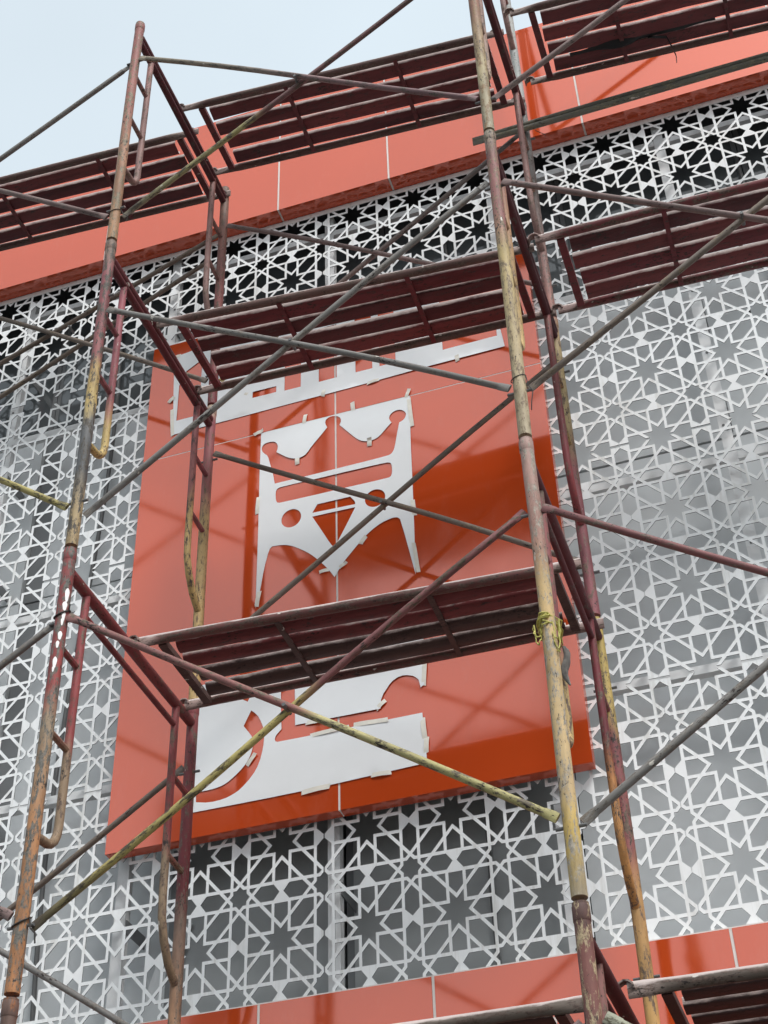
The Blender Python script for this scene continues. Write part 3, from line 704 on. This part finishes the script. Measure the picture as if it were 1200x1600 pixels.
B5L = P(((0, (.12, .10, .08)), (.12, (.36, .30, .11)), (.5, (.42, .35, .13)), (.58, (.22, .085, .085)), (1, (.20, .08, .08))), 58, (.10, .08, .05), .55, .05, 'X', 2.1)
B7 = P(((0, (.36, .31, .12)), (.2, (.30, .26, .12)), (.3, (.17, .12, .11)), (1, (.13, .11, .105))), 59, (.2, .16, .14), .5, .15, 'X')
B8 = P(((0, (.27, .23, .17)), (.45, (.24, .20, .17)), (.6, (.22, .14, .14)), (1, (.2, .12, .125))), 60, (.14, .12, .10), .5, .15, 'X')
B9 = P(((0, (.14, .12, .10)), (.1, (.27, .24, .13)), (.42, (.33, .29, .12)), (.5, (.17, .08, .08)), (1, (.14, .07, .07))), 50, (.10, .08, .06), .55, .05, 'X')
def cross(xl, xr, k, y, ml, mr, label, group, dz=(0, 0, 0, 0), e=.034, dy=.012, only=None):
    """pair of brace tubes pivoted in the middle: one falls to the right (ml), the other rises to the right (mr)"""
    zb = ZB[k]; lo, hi = zb + .25, zb + 1.435
    t = empty('cross_brace', (xl + e, y, lo + CH), label, 'cross brace', group)
    if only != 'rise': brace('brace_tube', xl + e, hi + dz[0], xr - e, lo + dz[1], y - dy, ml, t, k + xl)
    if only != 'fall': brace('brace_tube', xl + e, lo + dz[2], xr - e, hi + dz[3], y + dy, mr, t, k + xl + 9)
    if only is None:
        xm, zm = (xl + xr) / 2 - xl - e, (hi + lo) / 2 - lo + sum(dz) / 4
        MB().tube([(xm, -dy - .019, zm), (xm, dy + .019, zm)], .007, 8).build('pivot_bolt', BOLT, t)
    return t
FG = 'cross braces on the street side of the scaffold'; RG = 'cross braces on the wall side of the scaffold'
L_, R_, FL, FR = XS['left'], XS['right'], XS['far_left'], XS['far_right']
cross(L_, R_, 4, YFP, B8, B9, 'thin cross brace against the sky at the very top, nearest the street', FG, (-.005, .0, -.07, .01))
cross(L_, R_, 3, YFP, B1, B1, 'grey cross brace in front of the middle plank, street side', FG, (-.115, .005, -.085, .05))
cross(L_, R_, 2, YFP, B5R, B5L, 'yellow and maroon cross brace in front of the lower plank and lettering', FG, (0.0, .015, -.02, .02))
cross(L_, R_, 1, YFP, B3, B3, 'cross brace starting at the bottom edge beside the dark brown post', FG)
cross(FL, L_, 4, YFP, B3, B1, 'cross brace running off the left edge under the open sky', FG, (0, -.07, 0, -.01))
cross(FL, L_, 3, YFP, B5, B1, 'pale yellow brace pair running off the left edge at mid height', FG, (0, -.04, .0, .0), only='fall')
cross(FL, L_, 2, YFP, B3, B1, 'grey brace pair meeting the red post with white splashes from the left', FG, (0, .02, 0, 0))
cross(R_, FR, 4, YFP, B3, B3, 'brown cross brace in front of the upper right plank', FG)
cross(R_, FR, 3, YFP, B3, B4, 'brown cross brace in front of the middle right plank', FG)
cross(R_, FR, 2, YFP, B6, B1, 'cross brace in front of the right hand lattice, maroon and grey tubes', FG)
cross(R_, FR, 1, YFP, B2, B3, 'pale green brace leaving the bottom edge to the right', FG)
cross(L_, R_, 4, YRP, B3, B7, 'cross brace in front of the upper lattice, wall side', RG, (-.02, .0, -.06, .08))
cross(L_, R_, 3, YRP, B4, B4, 'dark cross brace close to the crown stencil, wall side', RG, (.02, .05, -.01, .07))
cross(FL, L_, 4, YRP, B4, B4, 'cross brace before the dark windows at left, wall side', RG, (0, -.06, .36, -.05))
t = empty('loose_tube', (FL, YRP + .09, 5.85 + CH), 'dark tube leaning beside the left wall side brace, behind the post', 'tube')
brace('tube_body', FL, 5.86, -2.60, 6.76, YRP + .09, B4, t, 3)
cross(FL, L_, 2, YRP, B1, B4, 'dark cross brace ending on the red rear post, lower left', RG, (0, 0, 0, .03))
cross(R_, FR, 5, YRP, B3, B2, 'short visible brace behind the upper right plank, wall side', RG, (0, 0, 0, 0), only='rise')
for k in (0,):
    cross(L_, R_, k, YFP, B3, B1, 'ground level cross brace under the main bay', FG)

# -------- planks (steel catwalks hooked over the frame ledgers)
def plank(xl, xr, yfl, yfr, yrl, yrr, z, mats, label, seed, bars=(.33, .67), tilt=0, rounded=False, over=0.0):
    r = random.Random(seed); tm, sm, cm = mats
    t = empty('scaffold_plank', (xl, yfl, z + CH), label, 'scaffold plank', 'steel scaffold planks')
    xr += over; Ln = xr - xl
    def pt(u, v, dz=0):                      # u along, v across (0 street side, 1 wall side)
        y = (yfl + (yfr - yfl) * u) * (1 - v) + (yrl + (yrr - yrl) * u) * v
        return Vector((Ln * u, y - yfl, dz + tilt * u))
    n12 = [(math.cos(2 * math.pi * i / 12) * .0215, math.sin(2 * math.pi * i / 12) * .0215) for i in range(12)]
    for v in (0, 1):
        us = [0.0, .03, .055, .085] + [.2, .35, .5, .65, .8] + [.915, .945, .97, 1.0]
        sc = [(.42, 1.25), (.42, 1.25), (.7, 1.15), (1, 1)] + [(1, 1)] * 5 + [(1, 1), (.7, 1.15), (.42, 1.25), (.42, 1.25)]
        MB().sweep([pt(u, v, .002 * math.sin(u * 5 + seed)) for u in us], n12, scale=sc).build('side_tube', tm, t)
        for u, sgn in ((0, -1), (1, 1)):     # hook curling over the ledger
            c = pt(u, v) - Vector((over if u else 0, 0, 0)); hk = [c + Vector((sgn * (.026 * math.cos(a) + .004), 0, .004 + .026 * math.sin(a))) for a in [R(q) for q in (185, 150, 115, 80, 45, 10, -15)]]
            MB().sweep(hk, [(-.003, -.016), (.003, -.016), (.003, .016), (-.003, .016)], up=(0, 1, 0), smooth=False).build('hook', tm, t)
    # slats: shallow channels, round belly down
    for i in range(4):
        v0 = .055 + (i + .5) * .89 / 4 + r.uniform(-.010, .010)
        hw, dp = .0392 + r.uniform(-.001, .001), .028
        prof = [(hw, .001), (hw, -dp * .75), (hw - .003, -dp * .93), (hw - .012, -dp), (-hw + .012, -dp), (-hw + .003, -dp * .93), (-hw, -dp * .75), (-hw, .001)]
        if rounded: prof = [((hw + .002) * math.cos(math.pi * q / 10), -.034 * math.sin(math.pi * q / 10) ** .85) for q in range(11)]
        prof += [(x * .94, y * .9 + .002) for x, y in prof[::-1]]
        u0, u1 = .082 + r.uniform(-.006, .006), .918 + r.uniform(-.006, .006)
        pts = [pt(u0 + (u1 - u0) * q / 6, v0 + r.uniform(-.006, .006), .016 + r.uniform(-.003, .003)) for q in range(7)]
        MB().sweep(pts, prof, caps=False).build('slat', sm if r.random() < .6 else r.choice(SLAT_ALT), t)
    for u in (.062, .938):
        MB().sweep([pt(u, .03, -.006), pt(u, .97, -.006)], [(-.017, -.016), (.017, -.016), (.017, .012), (-.017, .012)], smooth=False).build('end_bar', cm, t)
    for u in bars:
        MB().sweep([pt(u, .0, -.018), pt(u, .5, -.02), pt(u, 1, -.018)], [(-.011, -.007), (.011, -.007), (.011, .005), (-.011, .005)], smooth=False).build('cross_bar', cm, t)
    return t
def pm(c1, c2, seed, lit_dust=.5, spl=.2, rust=(.16, .11, .09)):
    E_ = tuple(.35 * x + .65 * y for x, y in zip(c1, (.36, .28, .25)))
    return (P(((0, E_), (.045, E_), (.07, c1), (.92, c1), (.95, E_), (1, E_)), seed, rust, .6, spl, 'X', 1.8, lit_dust * .45, 1.0, 0.0, .03), P(((0, c2),), seed + 1, (.09, .05, .05), .35, 0, 'X', 1.8, lit_dust, 1.0, .46), P(((0, c2),), seed + 2, (.09, .06, .05), .4, .05, 'X', 1.8, 0))  # slats get bias, so their lit side lips are painted in too
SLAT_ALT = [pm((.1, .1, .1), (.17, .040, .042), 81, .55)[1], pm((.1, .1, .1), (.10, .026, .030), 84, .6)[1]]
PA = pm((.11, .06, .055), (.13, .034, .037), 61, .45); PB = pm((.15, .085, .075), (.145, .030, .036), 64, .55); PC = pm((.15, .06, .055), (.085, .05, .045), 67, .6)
PBR = pm((.17, .045, .05), (.16, .030, .037), 70, .5); PD = pm((.15, .12, .10), (.06, .035, .035), 73, .5)
plank(L_ + .015, R_ - .012, 4.545, 4.66, 5.04, 5.075, 3.60, PC, 'lowest full plank across the bay, brown slats, in front of the sign lettering', 1, rounded=True, over=.055)
plank(L_ + .03, R_ - .01, 4.445, 4.59, 4.925, 5.01, 5.37, PB, 'middle plank with maroon slats covering the top of the orange sign', 2, over=.05)
plank(L_ + .01, R_ - .02, 4.515, 4.64, 4.975, 5.09, 7.18, PA, 'topmost middle plank below the sky crossing the fascia', 3, over=.05)
plank(FL, L_ - .01, 4.58, 4.68, 5.03, 5.14, 7.18, PA, 'topmost left plank running off the left edge, fascia showing through its slats', 4, over=.05)
plank(R_ + .09, FR, 4.545, 4.64, 4.99, 5.11, 7.18, PA, 'topmost right plank with black cloth caught on it', 5, (.30, .62))
plank(R_ + .055, FR, 4.55, 4.60, 5.005, 5.07, 5.37, PBR, 'maroon middle right plank in front of the lattice, off the right edge', 6, (.325, .66))
plank(R_ + .03, FR, 4.475, 4.53, 4.95, 5.0, 1.835, PD, 'rusty plank at the bottom right corner', 7)
plank(L_ + .02, R_ - .09, 4.46, 4.52, 4.94, 5.0, 1.835, PD, 'rusty plank edge just inside the bottom of the photo, main bay', 8)
# rail: weathered doubled tube tied along the wall-side posts at top right
RAILM = P(((0, (.17, .165, .14)),), 77, (.28, .25, .17), .55, .05, 'X')
t = empty('guard_rail', (-.98, YRP - .05, 6.944 + CH), 'weathered grey green guard rail across the upper right lattice', 'guard rail')
for dz in (.0, .030):
    MB().tube([(0, 0, dz), (.05, 0, dz), (.09, 0, dz)] + wob((.12, 0, dz), (FR + .98, 0, dz - .004), 8, .004, dz), .0165, 10, scale=[(.4, 1.2), (.4, 1.2), (.7, 1.1)] + [(1, 1)] * 8).build('rail_tube', RAILM, t)
# cloth, strap, rope and wires
m_ = MB(); pts = [(.06, 4.92, 7.168), (.10, 4.925, 7.156), (.155, 4.93, 7.135), (.168, 4.935, 7.05), (.178, 4.93, 6.95), (.172, 4.93, 6.89)]
m_.sweep([Vector(p) + Vector((0, 0, CH)) for p in pts], [(-.009, -.002), (.009, -.002), (.009, .002), (-.009, .002)], scale=[(1, 1), (1, 1), (1, 1), (.9, 1), (.7, 1), (.15, 1)], up=(1, 0, 0), smooth=False)
tag(m_.build('strap', BLACKCLOTH), 'thin black strap dangling below the upper right plank', 'strap')
m_ = MB(); vs = []; nx_, ny_ = 26, 4
for i in range(nx_ + 1):
    for j in range(ny_ + 1):
        u, v = i / nx_, j / ny_; sag = .040 * math.exp(-((u - .32) / .10) ** 2)
        wd = .016 + .016 * math.exp(-((u - .32) / .13) ** 2)
        vs.append((-.36 + .78 * u, 4.893 + .03 * u + wd * (v - .5) * 2 + .004 * math.sin(u * 19), 7.172 + CH - sag * math.sin(math.pi * v) - .008 * noise.noise(Vector((u * 9, v * 3, 1)))))
m_.add(vs, [(i * (ny_ + 1) + j, (i + 1) * (ny_ + 1) + j, (i + 1) * (ny_ + 1) + j + 1, i * (ny_ + 1) + j + 1) for i in range(nx_) for j in range(ny_)], True)
tag(m_.build('cloth', BLACKCLOTH), 'black plastic rag caught between slats of the upper right plank', 'rag')
def loop(c, r, axis_z=True, tail=(), rad=.0028, mat=WIRE, name='tie_wire', label='', tiltx=0, n=18, parent=None):
    pts = [Vector(c) + Vector((r * math.cos(a), r * math.sin(a), tiltx * math.sin(a + .6))) for a in [2 * math.pi * i / n for i in range(n + 1)]]
    pts += [Vector(c) + Vector(q) for q in tail]
    return tag(MB().tube([p + Vector((0, 0, CH)) for p in pts], rad, 6).build(name, mat, parent), label, 'wire')
loop((L_, YFP, 3.375), .028, tail=[(.032, -.01, .015), (.035, -.012, .03)], rad=.0035, label='thin black wire tie round the red post with white splashes', tiltx=.02)
loop((L_, YFP, 2.165), .028, tail=[(.04, -.01, -.03), (.065, -.02, -.055), (.07, -.02, -.09)], rad=.003, label='black tie wire with a curled end, low on the orange rusty post', tiltx=.02)
loop((R_, YFP, 3.99), .028, tail=[(.035, -.01, -.05), (.05, -.012, -.09), (.04, -.01, -.14), (.035, 0, -.17)], rad=.002, label='thin wire tie at the brace joint of the tan right post', tiltx=.015)
loop((L_, YFP, 5.69), .028, tail=[(.05, -.01, -.04), (.075, -.015, -.07), (.07, -.01, -.1)], rad=.002, label='thin wire tail beside the top left post in front of the fascia', tiltx=.015)
loop((R_ + .02, YRP, 7.02), .03, tail=[(.04, -.02, -.08), (.09, -.02, -.14)], rad=.002, label='thin wire on the rear right post near the guard rail', tiltx=.015)
# yellow rope: many untidy turns round the post and ladder tube, with hanging loops
m_ = MB(); rr = random.Random(12); pts = []
for q in range(8 * 14):
    a = 2 * math.pi * q / 14; k = q / 14
    rx, ry = .033 + .005 * math.sin(k * 2.1), .086 + .006 * math.sin(k * 3.3)
    pts.append(Vector((R_ + rx * .92 * math.cos(a) + rr.uniform(-.006, .006), YFP + .05 + ry * math.sin(a), 2.885 + CH + .014 * math.sin(k * 1.7) + .014 * math.sin(a * 1.0 + k) + rr.uniform(-.005, .005))))
m_.tube(pts, .0026, 6)
for s, w, dn in ((-1, .024, .05), (-1, .018, .08), (1, .02, .07), (1, .014, .12)):
    c = Vector((R_ + s * .034, YFP - .02, 2.87 + CH)); lp = []
    for q in range(15):
        a = math.pi * q / 14
        lp.append(c + Vector((s * -.004 + w * .6 * math.cos(a) + rr.uniform(-.003, .003), rr.uniform(-.008, .008), -dn * math.sin(a) ** .8 * (1 if q < 12 else .9))))
    m_.tube(lp, .0022, 6)
tag(m_.build('rope', ROPE), 'tangled yellow rope wound round the right front post', 'rope')
m_ = MB(); vs = []; n1, n2 = 10, 12
for i in range(n1 + 1):
    for j in range(n2):
        u = i / n1; a = 2 * math.pi * j / n2; r0 = .013 * math.sin(math.pi * min(u * .9 + .08, .97)) ** .6 * (1 + .35 * noise.noise(Vector((math.cos(a) * 2, math.sin(a) * 2, u * 5))))
        vs.append((R_ + .026 + r0 * math.cos(a) + .008 * math.sin(u * 7), YFP + .11 + r0 * math.sin(a), 2.855 + CH - .15 * u))
m_.add(vs, [(i * n2 + j, i * n2 + (j + 1) % n2, (i + 1) * n2 + (j + 1) % n2, (i + 1) * n2 + j) for i in range(n1) for j in range(n2)] + [tuple(range(n2)), tuple(range(n1 * n2 + n2 - 1, n1 * n2 - 1, -1))], True)
tag(m_.build('rag', CLOTH), 'crumpled grey rag hanging under the yellow rope', 'rag')
